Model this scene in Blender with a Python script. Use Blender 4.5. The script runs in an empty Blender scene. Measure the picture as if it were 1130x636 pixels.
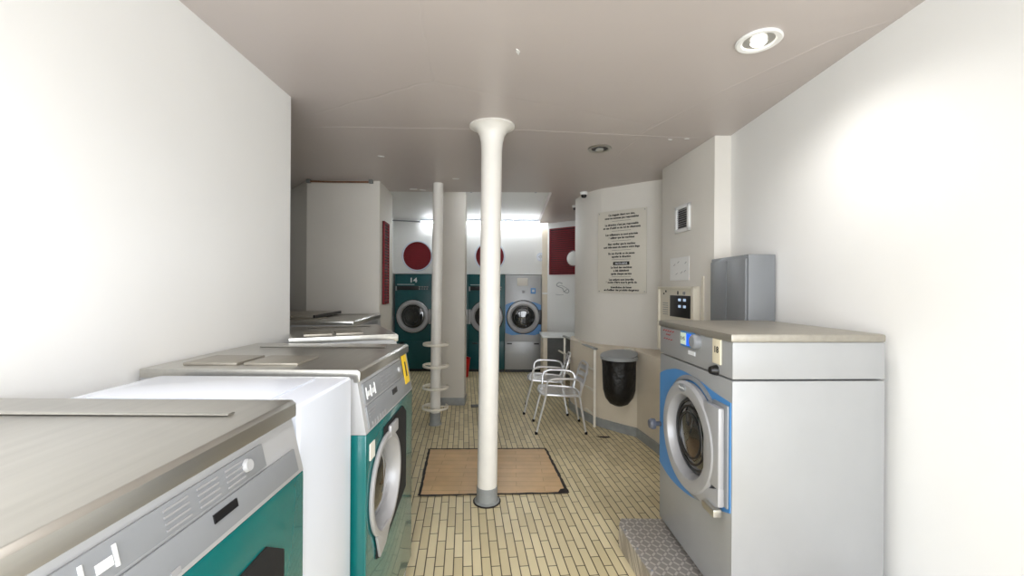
import bpy, bmesh, math, random
from mathutils import Vector, Matrix
random.seed(4)
PI = math.pi
R = math.radians
SC = bpy.context.scene
COL = SC.collection

# ------------------------------------------------------------------ materials
def lin(c):
    c = c / 255.0
    return c / 12.92 if c <= 0.04045 else ((c + 0.055) / 1.055) ** 2.4
def rgb(r, g, b):
    return (lin(r), lin(g), lin(b), 1.0)

MATS = {}
def mat(name, col, rough=0.5, metal=0.0, var=0.06, scale=6.0, bump=0.0, bscale=40.0, emit=None, estr=0.0,
        trans=0.0, coat=0.0, brushed=False):
    m = bpy.data.materials.new(name)
    m.use_nodes = True
    nt = m.node_tree
    b = nt.nodes['Principled BSDF']
    b.inputs['Roughness'].default_value = rough
    b.inputs['Metallic'].default_value = metal
    b.inputs['Coat Weight'].default_value = coat
    b.inputs['Transmission Weight'].default_value = trans
    tc = nt.nodes.new('ShaderNodeTexCoord')
    n = nt.nodes.new('ShaderNodeTexNoise')
    n.inputs['Scale'].default_value = scale
    n.inputs['Detail'].default_value = 5
    if brushed:
        mp = nt.nodes.new('ShaderNodeMapping')
        mp.inputs['Scale'].default_value = (1, 14, 14)
        nt.links.new(tc.outputs['Object'], mp.inputs[0])
        nt.links.new(mp.outputs[0], n.inputs['Vector'])
    else:
        nt.links.new(tc.outputs['Object'], n.inputs['Vector'])
    r = nt.nodes.new('ShaderNodeValToRGB')
    r.color_ramp.elements[0].position = 0.3
    r.color_ramp.elements[1].position = 0.7
    r.color_ramp.elements[0].color = tuple(max(0, c * (1 - var)) for c in col[:3]) + (1,)
    r.color_ramp.elements[1].color = tuple(min(1, c * (1 + var)) for c in col[:3]) + (1,)
    nt.links.new(n.outputs['Fac'], r.inputs[0])
    nt.links.new(r.outputs[0], b.inputs['Base Color'])
    if bump > 0:
        n2 = nt.nodes.new('ShaderNodeTexNoise')
        n2.inputs['Scale'].default_value = bscale
        nt.links.new(tc.outputs['Object'], n2.inputs['Vector'])
        bp = nt.nodes.new('ShaderNodeBump')
        bp.inputs['Strength'].default_value = bump
        bp.inputs['Distance'].default_value = 0.01
        nt.links.new(n2.outputs['Fac'], bp.inputs['Height'])
        nt.links.new(bp.outputs[0], b.inputs['Normal'])
    if emit:
        b.inputs['Emission Color'].default_value = emit
        b.inputs['Emission Strength'].default_value = estr
    MATS[name] = m
    return m

mat('wall_paint', rgb(224, 220, 212), 0.55, var=0.025, scale=2.0, bump=0.06, bscale=9)
mat('wall_white', rgb(240, 240, 238), 0.5, var=0.015, scale=2.0, bump=0.04, bscale=9)
mat('dado_paint', rgb(224, 213, 194), 0.5, var=0.05, scale=3.0, bump=0.08, bscale=8)
mat('pole_paint', rgb(236, 233, 226), 0.35, var=0.03, scale=9.0, bump=0.05, bscale=5)
mat('pillar_paint', rgb(214, 209, 200), 0.5, var=0.02, scale=3.0, bump=0.05, bscale=9)
mat('grey_paint', rgb(150, 153, 152), 0.45, var=0.12, scale=12.0)
mat('red_paint', rgb(126, 16, 30), 0.7, var=0.08)
mat('teal', rgb(0, 104, 104), 0.22, var=0.04, scale=3, coat=0.5)
mat('knob_grey', rgb(92, 96, 108), 0.35)
mat('slot_dark', rgb(40, 14, 18), 0.6)
mat('teal_dark', rgb(0, 78, 82), 0.35, var=0.05, scale=3)
mat('machine_grey', rgb(168, 169, 170), 0.35, metal=0.25, var=0.03, scale=4)
mat('panel_grey', rgb(178, 179, 181), 0.4, metal=0.1, var=0.02)
mat('panel_dark', rgb(138, 141, 145), 0.4, metal=0.1, var=0.04)
mat('stainless', rgb(190, 188, 182), 0.28, metal=0.9, var=0.06, scale=3, brushed=True)
mat('stainless_dull', rgb(165, 160, 150), 0.42, metal=0.7, var=0.06, scale=3, brushed=True)
mat('aluminium', rgb(232, 233, 236), 0.3, metal=0.85, var=0.03, scale=10)
mat('white_enamel', rgb(222, 228, 240), 0.25, var=0.01, coat=0.3)
mat('door_grey', rgb(172, 172, 174), 0.35, metal=0.2, var=0.03)
mat('black', rgb(16, 16, 18), 0.35, var=0.1)
mat('black_rubber', rgb(14, 14, 15), 0.85, var=0.1)
mat('glass_dark', rgb(26, 28, 30), 0.08, var=0.3, scale=5, coat=1.0)
mat('drum', rgb(90, 92, 95), 0.3, metal=0.9, var=0.25, scale=8)
mat('blue', rgb(72, 136, 196), 0.35, var=0.03)
mat('white_ink', rgb(232, 234, 236), 0.5, var=0.02)
mat('black_ink', rgb(40, 38, 36), 0.6, var=0.02)
mat('red_ink', rgb(170, 60, 60), 0.6, var=0.02)
mat('pale_ink', rgb(150, 150, 152), 0.6, var=0.02)
mat('paper', rgb(228, 224, 214), 0.6, var=0.02)
mat('cream_label', rgb(232, 222, 196), 0.6, var=0.02)
mat('yellow', rgb(245, 205, 20), 0.45, var=0.03)
mat('cream_metal', rgb(226, 220, 204), 0.4, var=0.02)
mat('sign_plate', rgb(216, 211, 199), 0.25, var=0.01, coat=0.3)
mat('rail_paint', rgb(234, 229, 216), 0.4, var=0.06, scale=15)
mat('rail_grey', rgb(150, 152, 150), 0.35, metal=0.4, var=0.06, scale=15)
mat('red_plastic', rgb(200, 24, 26), 0.35, var=0.04)
mat('lcd', rgb(170, 180, 165), 0.3, emit=rgb(190, 205, 185), estr=0.5)
mat('blue_light', rgb(20, 90, 230), 0.3, emit=rgb(10, 90, 255), estr=0.9)
mat('key_light', rgb(180, 200, 220), 0.3, emit=rgb(200, 220, 255), estr=0.4)
mat('tube_light', rgb(255, 255, 255), 0.4, emit=(0.93, 0.97, 1.0, 1), estr=22.0)
mat('tube_soft', rgb(255, 255, 255), 0.4, emit=(0.93, 0.97, 1.0, 1), estr=14.0)
mat('lamp_glow', rgb(255, 250, 240), 0.4, emit=(1.0, 0.95, 0.86, 1), estr=6.0)
mat('bulb_off', rgb(190, 190, 182), 0.2, metal=0.4, var=0.2, scale=30)
mat('bag', rgb(8, 8, 10), 0.45, var=0.3, scale=14, bump=0.9, bscale=22)
mat('lid_plastic', rgb(150, 154, 156), 0.4, var=0.05)
mat('grey_cabinet', rgb(128, 131, 134), 0.4, metal=0.2, var=0.03)
mat('tape', rgb(34, 28, 26), 0.6, var=0.2, scale=20)
mat('table_white', rgb(236, 238, 236), 0.35, var=0.02)
mat('grout_grey', rgb(120, 122, 120), 0.5, var=0.1)
mat('rust', rgb(120, 84, 60), 0.8, var=0.3, scale=30)

def math_node(nt, op, a, b=None, c=None):
    n = nt.nodes.new('ShaderNodeMath'); n.operation = op
    for i, v in enumerate((a, b, c)):
        if v is None: continue
        if isinstance(v, (int, float)): n.inputs[i].default_value = v
        else: nt.links.new(v, n.inputs[i])
    return n.outputs[0]

def floor_material():
    m = bpy.data.materials.new('floor_tiles'); m.use_nodes = True
    nt = m.node_tree; b = nt.nodes['Principled BSDF']
    tc = nt.nodes.new('ShaderNodeTexCoord')
    mp = nt.nodes.new('ShaderNodeMapping'); mp.inputs['Rotation'].default_value = (0, 0, R(-6.5))
    nt.links.new(tc.outputs['Object'], mp.inputs[0])
    sp = nt.nodes.new('ShaderNodeSeparateXYZ'); nt.links.new(mp.outputs[0], sp.inputs[0])
    W, L, G = 0.0505, 0.225, 0.0025
    v = math_node(nt, 'DIVIDE', sp.outputs[0], W)
    row = math_node(nt, 'FLOOR', v)
    fv = math_node(nt, 'FRACT', v)
    off = math_node(nt, 'MULTIPLY', row, 0.355)
    u = math_node(nt, 'ADD', math_node(nt, 'DIVIDE', sp.outputs[1], L), off)
    cell = math_node(nt, 'FLOOR', u)
    fu = math_node(nt, 'FRACT', u)
    dv = math_node(nt, 'MULTIPLY', math_node(nt, 'MINIMUM', fv, math_node(nt, 'SUBTRACT', 1.0, fv)), W)
    du = math_node(nt, 'MULTIPLY', math_node(nt, 'MINIMUM', fu, math_node(nt, 'SUBTRACT', 1.0, fu)), L)
    d = math_node(nt, 'MINIMUM', dv, du)
    mask = nt.nodes.new('ShaderNodeMapRange'); mask.inputs['From Min'].default_value = G * 0.8
    mask.inputs['From Max'].default_value = G * 1.5
    nt.links.new(d, mask.inputs['Value'])
    cb = nt.nodes.new('ShaderNodeCombineXYZ'); nt.links.new(row, cb.inputs[0]); nt.links.new(cell, cb.inputs[1])
    wn = nt.nodes.new('ShaderNodeTexWhiteNoise'); wn.noise_dimensions = '2D'; nt.links.new(cb.outputs[0], wn.inputs['Vector'])
    rp = nt.nodes.new('ShaderNodeValToRGB')
    rp.color_ramp.elements[0].color = rgb(212, 197, 156); rp.color_ramp.elements[1].color = rgb(233, 219, 180)
    nt.links.new(wn.outputs['Value'], rp.inputs[0])
    nz = nt.nodes.new('ShaderNodeTexNoise'); nz.inputs['Scale'].default_value = 1.6; nz.inputs['Detail'].default_value = 6
    nt.links.new(tc.outputs['Object'], nz.inputs['Vector'])
    dr = nt.nodes.new('ShaderNodeMapRange'); dr.inputs['From Min'].default_value = 0.35; dr.inputs['From Max'].default_value = 0.65
    dr.inputs['To Min'].default_value = 0.9; dr.inputs['To Max'].default_value = 1.04
    nt.links.new(nz.outputs['Fac'], dr.inputs['Value'])
    mul = nt.nodes.new('ShaderNodeVectorMath'); mul.operation = 'SCALE'
    nt.links.new(rp.outputs[0], mul.inputs[0]); nt.links.new(dr.outputs[0], mul.inputs['Scale'])
    mix = nt.nodes.new('ShaderNodeMix'); mix.data_type = 'RGBA'
    mix.inputs[6].default_value = rgb(76, 64, 44)
    nt.links.new(mask.outputs[0], mix.inputs[0]); nt.links.new(mul.outputs[0], mix.inputs[7])
    nt.links.new(mix.outputs[2], b.inputs['Base Color'])
    bp = nt.nodes.new('ShaderNodeBump'); bp.inputs['Strength'].default_value = 0.5; bp.inputs['Distance'].default_value = 0.002
    nt.links.new(mask.outputs[0], bp.inputs['Height']); nt.links.new(bp.outputs[0], b.inputs['Normal'])
    b.inputs['Roughness'].default_value = 0.38
    MATS['floor_tiles'] = m
floor_material()

def board_material():
    m = bpy.data.materials.new('board_wood'); m.use_nodes = True
    nt = m.node_tree; b = nt.nodes['Principled BSDF']
    tc = nt.nodes.new('ShaderNodeTexCoord')
    br = nt.nodes.new('ShaderNodeTexBrick'); nt.links.new(tc.outputs['Object'], br.inputs['Vector'])
    br.inputs['Color1'].default_value = rgb(220, 184, 136); br.inputs['Color2'].default_value = rgb(210, 174, 124)
    br.inputs['Mortar'].default_value = rgb(192, 156, 108)
    br.inputs['Scale'].default_value = 1.0; br.inputs['Brick Width'].default_value = 0.42
    br.inputs['Row Height'].default_value = 0.075; br.inputs['Mortar Size'].default_value = 0.003
    nz = nt.nodes.new('ShaderNodeTexNoise'); nz.inputs['Scale'].default_value = 7; nz.inputs['Detail'].default_value = 6
    nt.links.new(tc.outputs['Object'], nz.inputs['Vector'])
    mr = nt.nodes.new('ShaderNodeMapRange'); mr.inputs['To Min'].default_value = 0.8; mr.inputs['To Max'].default_value = 1.2
    nt.links.new(nz.outputs['Fac'], mr.inputs['Value'])
    mul = nt.nodes.new('ShaderNodeVectorMath'); mul.operation = 'SCALE'
    nt.links.new(br.outputs['Color'], mul.inputs[0]); nt.links.new(mr.outputs[0], mul.inputs['Scale'])
    nt.links.new(mul.outputs[0], b.inputs['Base Color'])
    b.inputs['Roughness'].default_value = 0.33
    MATS['board_wood'] = m
board_material()

def plate_material():
    # diamond tread plate: staggered raised bars in a bump
    m = bpy.data.materials.new('tread_plate'); m.use_nodes = True
    nt = m.node_tree; b = nt.nodes['Principled BSDF']
    tc = nt.nodes.new('ShaderNodeTexCoord')
    geo = nt.nodes.new('ShaderNodeVectorMath'); geo.operation = 'DOT_PRODUCT'
    masks = []
    for ang, sh in ((45, 0.0), (-45, 0.5)):
        mp = nt.nodes.new('ShaderNodeMapping'); mp.inputs['Rotation'].default_value = (R(35), 0, R(ang))
        mp.inputs['Scale'].default_value = (1, 1, 1)
        nt.links.new(tc.outputs['Object'], mp.inputs[0])
        sp = nt.nodes.new('ShaderNodeSeparateXYZ'); nt.links.new(mp.outputs[0], sp.inputs[0])
        fx = math_node(nt, 'ABSOLUTE', math_node(nt, 'SUBTRACT', math_node(nt, 'FRACT', math_node(nt, 'ADD', math_node(nt, 'DIVIDE', sp.outputs[0], 0.042), sh)), 0.5))
        fy = math_node(nt, 'ABSOLUTE', math_node(nt, 'SUBTRACT', math_node(nt, 'FRACT', math_node(nt, 'ADD', math_node(nt, 'DIVIDE', sp.outputs[1], 0.042), sh)), 0.5))
        a = math_node(nt, 'LESS_THAN', fx, 0.33); c = math_node(nt, 'LESS_THAN', fy, 0.12)
        masks.append(math_node(nt, 'MULTIPLY', a, c))
    k = math_node(nt, 'MAXIMUM', masks[0], masks[1])
    mix = nt.nodes.new('ShaderNodeMix'); mix.data_type = 'RGBA'
    mix.inputs[6].default_value = rgb(176, 170, 164); mix.inputs[7].default_value = rgb(222, 216, 210)
    nt.links.new(k, mix.inputs[0]); nt.links.new(mix.outputs[2], b.inputs['Base Color'])
    bp = nt.nodes.new('ShaderNodeBump'); bp.inputs['Strength'].default_value = 0.7; bp.inputs['Distance'].default_value = 0.003
    nt.links.new(k, bp.inputs['Height']); nt.links.new(bp.outputs[0], b.inputs['Normal'])
    b.inputs['Metallic'].default_value = 0.6; b.inputs['Roughness'].default_value = 0.42
    MATS['tread_plate'] = m
plate_material()

def ceiling_material():
    m = bpy.data.materials.new('ceiling_paint'); m.use_nodes = True
    nt = m.node_tree; b = nt.nodes['Principled BSDF']
    tc = nt.nodes.new('ShaderNodeTexCoord')
    n = nt.nodes.new('ShaderNodeTexNoise'); n.inputs['Scale'].default_value = 0.8; n.inputs['Detail'].default_value = 4
    nt.links.new(tc.outputs['Object'], n.inputs['Vector'])
    r = nt.nodes.new('ShaderNodeValToRGB')
    r.color_ramp.elements[0].color = rgb(191, 182, 178); r.color_ramp.elements[1].color = rgb(203, 194, 190)
    nt.links.new(n.outputs['Fac'], r.inputs[0])
    nt.links.new(r.outputs[0], b.inputs['Base Color'])
    # thin hairline cracks
    w = nt.nodes.new('ShaderNodeTexVoronoi'); w.feature = 'DISTANCE_TO_EDGE'; w.inputs['Scale'].default_value = 0.55
    nd = nt.nodes.new('ShaderNodeTexNoise'); nd.inputs['Scale'].default_value = 5
    nt.links.new(tc.outputs['Object'], nd.inputs['Vector'])
    ad = nt.nodes.new('ShaderNodeVectorMath'); ad.operation = 'MULTIPLY_ADD'; ad.inputs[1].default_value = (0.07, 0.07, 0.07)
    nt.links.new(nd.outputs['Color'], ad.inputs[0]); nt.links.new(tc.outputs['Object'], ad.inputs[2])
    nt.links.new(ad.outputs[0], w.inputs['Vector'])
    mr = nt.nodes.new('ShaderNodeMapRange'); mr.inputs['From Max'].default_value = 0.006
    nt.links.new(w.outputs['Distance'], mr.inputs['Value'])
    bp = nt.nodes.new('ShaderNodeBump'); bp.inputs['Strength'].default_value = 0.25; bp.inputs['Distance'].default_value = 0.004
    nt.links.new(mr.outputs[0], bp.inputs['Height']); nt.links.new(bp.outputs[0], b.inputs['Normal'])
    b.inputs['Roughness'].default_value = 0.35
    MATS['ceiling_paint'] = m
ceiling_material()

# ------------------------------------------------------------------ mesh builder
class MB:
    """collects shapes, then links them as ONE mesh object"""
    def __init__(self):
        self.bm = bmesh.new(); self.mats = []; self.T = Matrix.Identity(4)
    def mi(self, m):
        if m not in self.mats: self.mats.append(m)
        return self.mats.index(m)
    def _add(self, verts, faces, m, smooth=False):
        k = self.mi(m)
        vs = [self.bm.verts.new(self.T @ Vector(v)) for v in verts]
        out = []
        for f in faces:
            try:
                fc = self.bm.faces.new([vs[i] for i in f]); fc.material_index = k; fc.smooth = smooth; out.append(fc)
            except ValueError: pass
        return vs, out
    def box(self, x0, x1, y0, y1, z0, z1, m, bev=0.0, seg=2):
        b2 = bmesh.new()
        bmesh.ops.create_cube(b2, size=1)
        for v in b2.verts:
            v.co = Vector(((x0 + x1) / 2 + v.co.x * (x1 - x0), (y0 + y1) / 2 + v.co.y * (y1 - y0), (z0 + z1) / 2 + v.co.z * (z1 - z0)))
        if bev > 0:
            bmesh.ops.bevel(b2, geom=list(b2.edges), offset=bev, segments=seg, profile=0.6, affect='EDGES')
        b2.verts.index_update()
        self._add([v.co.copy() for v in b2.verts], [[v.index for v in f.verts] for f in b2.faces], m, bev > 0)
        b2.free(); return self
    def prism(self, pts, axis, a, b, m, bev=0.0, smooth=False):
        """polygon pts in the two remaining axes, extruded along axis from a to b"""
        def P(p, t):
            if axis == 'z': return (p[0], p[1], t)
            if axis == 'x': return (t, p[0], p[1])
            return (p[0], t, p[1])
        b2 = bmesh.new()
        v0 = [b2.verts.new(P(p, a)) for p in pts]; v1 = [b2.verts.new(P(p, b)) for p in pts]
        n = len(pts)
        b2.faces.new(v0[::-1]); b2.faces.new(v1)
        for i in range(n): b2.faces.new([v0[i], v0[(i + 1) % n], v1[(i + 1) % n], v1[i]])
        bmesh.ops.recalc_face_normals(b2, faces=b2.faces)
        if bev > 0: bmesh.ops.bevel(b2, geom=list(b2.edges), offset=bev, segments=2, profile=0.6, affect='EDGES')
        b2.verts.index_update()
        self._add([v.co.copy() for v in b2.verts], [[v.index for v in f.verts] for f in b2.faces], m, smooth)
        b2.free(); return self
    def lathe(self, prof, m, c=(0, 0, 0), axis='z', n=40, smooth=True, wob=None, closed=False):
        """prof: (radius, height) pairs, spun about axis through c"""
        verts = []; faces = []
        k = len(prof)
        for j in range(n):
            a = 2 * PI * j / n
            for i, (r, h) in enumerate(prof):
                rr = r * (wob(a, i) if wob else 1)
                x, y = rr * math.cos(a), rr * math.sin(a)
                p = {'z': (x, y, h), 'y': (x, h, y), 'x': (h, x, y)}[axis]
                verts.append((p[0] + c[0], p[1] + c[1], p[2] + c[2]))
        for j in range(n):
            j2 = (j + 1) % n
            for i in range(k - 1 if not closed else k):
                i2 = (i + 1) % k
                faces.append([j * k + i, j2 * k + i, j2 * k + i2, j * k + i2])
        if not closed:
            if prof[0][0] > 1e-6: faces.append([j * k for j in range(n)][::-1])
            if prof[-1][0] > 1e-6: faces.append([j * k + k - 1 for j in range(n)])
        self._add(verts, faces, m, smooth); return self
    def tube(self, pts, r, m, n=10, closed=False, cap=True, flat=None):
        pts = [Vector(p) for p in pts]
        N = len(pts); verts = []; faces = []
        up = None
        for i, p in enumerate(pts):
            if closed: t = (pts[(i + 1) % N] - pts[i - 1])
            else: t = pts[min(i + 1, N - 1)] - pts[max(i - 1, 0)]
            t.normalize()
            if up is None:
                up = Vector((0, 0, 1)) if abs(t.z) < 0.9 else Vector((1, 0, 0))
            s = t.cross(up); s.normalize(); u = s.cross(t); u.normalize()
            if flat is None: up = u
            for j in range(n):
                a = 2 * PI * j / n
                rx, ry = (r, r) if flat is None else flat
                verts.append(p + s * math.cos(a) * rx + u * math.sin(a) * ry)
        for i in range(N if closed else N - 1):
            i2 = (i + 1) % N
            for j in range(n):
                j2 = (j + 1) % n
                faces.append([i * n + j, i * n + j2, i2 * n + j2, i2 * n + j])
        if cap and not closed:
            faces.append(list(range(n))[::-1]); faces.append([(N - 1) * n + j for j in range(n)])
        self._add(verts, faces, m, True); return self
    def text(self, s, size, m, T, align='CENTER', depth=0.0008, bold=0.0, sx=1.0):
        cu = bpy.data.curves.new('t', 'FONT'); cu.body = s; cu.size = size; cu.align_x = align
        cu.extrude = depth; cu.offset = bold; cu.resolution_u = 2
        o = bpy.data.objects.new('t', cu); COL.objects.link(o)
        dg = bpy.context.evaluated_depsgraph_get()
        me = bpy.data.meshes.new_from_object(o.evaluated_get(dg))
        M = T @ Matrix.Diagonal((sx, 1, 1, 1))
        self._add([M @ v.co for v in me.vertices], [list(p.vertices) for p in me.polygons], m)
        bpy.data.objects.remove(o); bpy.data.curves.remove(cu); bpy.data.meshes.remove(me)
        return self
    def build(self, name, parent=None, loc=None, rot=None, recalc=True):
        if recalc: bmesh.ops.recalc_face_normals(self.bm, faces=self.bm.faces)
        me = bpy.data.meshes.new(name); self.bm.to_mesh(me); self.bm.free()
        for m in self.mats: me.materials.append(MATS[m])
        try: me.shade_smooth_by_angle = None
        except Exception: pass
        o = bpy.data.objects.new(name, me); COL.objects.link(o)
        if parent: o.parent = parent
        if loc: o.location = loc
        if rot: o.rotation_euler = rot
        # keep flat faces crisp
        sh = [e for e in me.edges]
        me.set_sharp_from_angle(angle=R(35))
        return o

def thing(name, label, cat, loc=(0, 0, 0), rz=0.0, group=None):
    o = bpy.data.objects.new(name, None); COL.objects.link(o)
    o.empty_display_size = 0.1
    o.location = loc; o.rotation_euler = (0, 0, rz); tag(o, label, cat, group); return o
def tag(o, label, cat, group=None):
    o['label'] = label; o['category'] = cat
    if group: o['group'] = group
    return o
def struct(o):
    o['kind'] = 'structure'; return o
def dup(root, loc, rz, label, group=None):
    r = root.copy(); COL.objects.link(r); r.location = loc; r.rotation_euler = (0, 0, rz); r['label'] = label
    if group: r['group'] = group
    for ch in list(root.children):
        c = ch.copy(); COL.objects.link(c); c.parent = r
        for g in list(ch.children):
            d = g.copy(); COL.objects.link(d); d.parent = c
    return r
def front(x, y, z):
    """text lying on a front that faces local -y"""
    return Matrix.Translation((x, y, z)) @ Matrix.Rotation(R(90), 4, 'X')
def catmull(P, n=8):
    out = []
    for i in range(len(P) - 1):
        p0 = Vector(P[max(i - 1, 0)]); p1 = Vector(P[i]); p2 = Vector(P[i + 1]); p3 = Vector(P[min(i + 2, len(P) - 1)])
        for k in range(n):
            t = k / n
            out.append(0.5 * ((2 * p1) + (-p0 + p2) * t + (2 * p0 - 5 * p1 + 4 * p2 - p3) * t * t + (-p0 + 3 * p1 - 3 * p2 + p3) * t ** 3))
    out.append(Vector(P[-1])); return out

def bore(o, x, z, r, depth):
    me = bpy.data.meshes.new('c'); b2 = bmesh.new()
    bmesh.ops.create_cone(b2, cap_ends=True, segments=56, radius1=r, radius2=r, depth=depth*2, matrix=Matrix.Translation((x, 0, z)) @ Matrix.Rotation(R(90), 4, 'X'))
    b2.to_mesh(me); b2.free()
    c = bpy.data.objects.new('c', me); COL.objects.link(c)
    md = o.modifiers.new('b', 'BOOLEAN'); md.operation = 'DIFFERENCE'; md.object = c; md.solver = 'EXACT'
    pr = o.parent; o.parent = None
    dg = bpy.context.evaluated_depsgraph_get()
    nm = bpy.data.meshes.new_from_object(o.evaluated_get(dg)); o.modifiers.clear(); o.data = nm; o.parent = pr
    nm.set_sharp_from_angle(angle=R(35))
    bpy.data.objects.remove(c)

F = 459.0
HC = 1.5
ZC = 2.64            # ceiling height
XL, XR = -2.62, 1.615 # side walls
YB = 8.05

# ------------------------------------------------------------------ room shell
b = MB(); b.box(XL - .1, XR + .1, -1.7, YB + .1, -0.12, 0, 'floor_tiles'); struct(b.build('floor'))
b = MB()
YS = 4.95; XS = 0.47
b.box(XL - .1, XR + .1, -1.7, YS, ZC, ZC + .2, 'ceiling_paint')
b.box(XS, XR + .1, YS, YB + .1, ZC, ZC + .2, 'ceiling_paint')
b.box(XL - .1, XS, YS, YB + .1, ZC + .09, ZC + .29, 'wall_white')
ceil = struct(b.build('ceiling'))
# flaking paint on the ceiling
for (x, y, s, a) in ((-1.15, 3.62, .05, .5), (-.6, 4.35, .07, 0.1), (-1.15, 4.82, .06, 0.), (-1.05, 4.86, .05, .3), (-1.97, 2.66, .03, .6), (1.32, 3.15, .03, 0), (.02, 2.0, .035, 1.4), (1.2, 3.17, .025, .1), (.93, 1.2, .03, .3)):
    f = MB()
    pts = []
    for k in range(9):
        t = 2 * PI * k / 9; rr = s * random.uniform(.35, .9)
        px, py = rr * math.cos(t), rr * .4 * math.sin(t)
        pts.append((x + px * math.cos(a) - py * math.sin(a), y + px * math.sin(a) + py * math.cos(a)))
    f.prism(pts, 'z', ZC - .004, ZC - .0005, 'wall_white')
    f.build('paint_flake', ceil)
# long plaster joint across the ceiling
f = MB(); f.tube([(-2.5, 3.02, ZC), (-1.2, 2.96, ZC), (0.1, 3.0, ZC), (1.2, 3.12, ZC), (1.5, 3.14, ZC)], .004, 'ceiling_paint', n=6, flat=(.003, .0014)).build('plaster_joint', ceil)
f = MB(); f.tube([(.95, 3.05, ZC), (1.2, 2.4, ZC), (1.45, 1.9, ZC), (1.9, 1.45, ZC)], .004, 'ceiling_paint', n=6, flat=(.008, .0015)).build('plaster_joint', ceil)

b = MB(); b.prism([(XL-.12, 5.2), (XL-.12, 2.5), (XL-.12, -1.7), (-1.335, -1.7), (-1.335, 2.5), (XL, 2.62), (XL, 5.2)], 'z', 0, ZC, 'wall_white'); struct(b.build('wall_left'))
b = MB(); b.box(XR, XR + .12, -1.7, 3.12, 0, ZC, 'wall_white'); struct(b.build('wall_right'))
# wall behind the viewer with its wide shop window
b = MB()
WY0, WY1 = -1.72, -1.6
b.box(XL - .12, -1.30, WY0, WY1, 0, ZC, 'wall_white'); b.box(1.55, XR + .12, WY0, WY1, 0, ZC, 'wall_white')
b.box(-1.30, 1.55, WY0, WY1, 2.4, ZC, 'wall_white'); b.box(-1.30, 1.55, WY0, WY1, 0, .35, 'wall_white')
struct(b.build('wall_front'))
b = MB()
for x0, x1, z0, z1 in ((-1.30, -1.24, .35, 2.4), (1.49, 1.55, .35, 2.4), (.1, .16, .35, 2.4), (-1.30, 1.55, 2.34, 2.4), (-1.30, 1.55, .35, .41)):
    b.box(x0, x1, WY0 + .02, WY1 - .03, z0, z1, 'aluminium')
struct(b.build('window_1'))

# box shaped duct on the left (turns away on both sides), front at Y 4.45
b = MB()
b.prism([(-2.2, 4.45), (-1.42, 4.45), (-1.47, 5.05), (-1.50, 5.2), (-2.75, 5.2), (-2.62, 4.9)], 'z', 0, ZC, 'wall_paint', bev=.006)
wbox = struct(b.build('wall_left_duct'))
b = MB(); b.box(-2.75, -2.13, 5.2, 8.05, 0, ZC + .09, 'wall_white'); struct(b.build('wall_left_back'))
# back wall above and around the dryers
b = MB()
b.box(-1.5 - 1.2, .60, 7.46, YB, 1.745, ZC + .09, 'wall_white')
b.box(-2.7, 2.0, YB, YB + .1, 0, ZC + .09, 'wall_white')
struct(b.build('wall_back'))
b = MB(); b.box(.535, .64, 7.40, YB, 0, ZC, 'dado_paint', bev=.004); b.box(.535, .64, 7.395, 7.40, 1.395, 1.42, 'wall_white')
struct(b.build('trim_1'))
b = MB(); b.prism([(.63, 7.30), (1.35, 6.72), (1.45, 6.8), (1.45, YB), (.63, YB)], 'z', 0, ZC, 'wall_white', bev=.004)
wsl = struct(b.build('wall_back_right'))

# curved wall
UP = [(1.80, 4.18), (1.56, 4.33), (1.43, 4.415), (1.215, 4.59), (1.0, 4.77), (.88, 4.98), (.82, 5.22), (.82, 5.42), (.92, 5.8), (1.10, 6.3), (1.30, 6.9)]
cu = [tuple(p) for p in catmull(UP, 10)]
b = MB()
b.prism(cu + [(2.0, 6.9), (2.0, 4.18)], 'z', 0, ZC, 'wall_paint', smooth=True)
struct(b.build('wall_curved'))
# right wall pier with the terminal on it
b = MB(); b.prism([(1.425, 3.96), (1.495, 3.08), (2.04, 3.08), (2.04, 4.30), (1.66, 4.30)], 'z', 0, ZC, 'wall_paint', bev=.004)
struct(b.build('wall_right_pier'))
# low thicker wall (dado) following the curve
cur = [tuple(p) for p in catmull([(.80, 5.55), (.745, 5.30), (.76, 5.06), (.906, 4.62), (1.08, 4.40), (1.275, 4.21)], 6)]
DAD = cur + [(1.345, 3.79), (1.40, 3.12)]
b = MB(); b.prism(DAD + [(1.70, 3.12), (1.70, 4.2), (1.3, 4.9), (1.05, 5.6)], 'z', 0, .865, 'dado_paint', bev=.005)
struct(b.build('wall_right_dado'))
def offset(path, d):
    out = []
    for i, p in enumerate(path):
        a = Vector(path[max(i - 1, 0)]); c = Vector(path[min(i + 1, len(path) - 1)])
        t = (c - a).normalized(); n = Vector((t.y, -t.x))
        out.append((p[0] + n.x * d, p[1] + n.y * d))
    return out
def ribbon(name, path, d, z0, z1, m):
    o2 = offset(path, d)
    if (Vector(o2[len(o2)//2]) - Vector((0, 0))).length > (Vector(path[len(path)//2])).length: o2 = offset(path, -d)
    b = MB(); b.prism(list(path) + o2[::-1], 'z', z0, z1, m); return struct(b.build(name))
ribbon('baseboard_right', DAD, .014, 0, .09, 'grey_paint')

# square pillar
b = MB(); b.box(-.985, -.600, 5.3, 5.52, 0, ZC + .09, 'pillar_paint', bev=.012); pil = struct(b.build('trim_2'))
b = MB(); b.box(-.995, -.593, 5.29, 5.53, 0, .095, 'grey_paint', bev=.004); struct(b.build('baseboard_pillar'))

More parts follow.
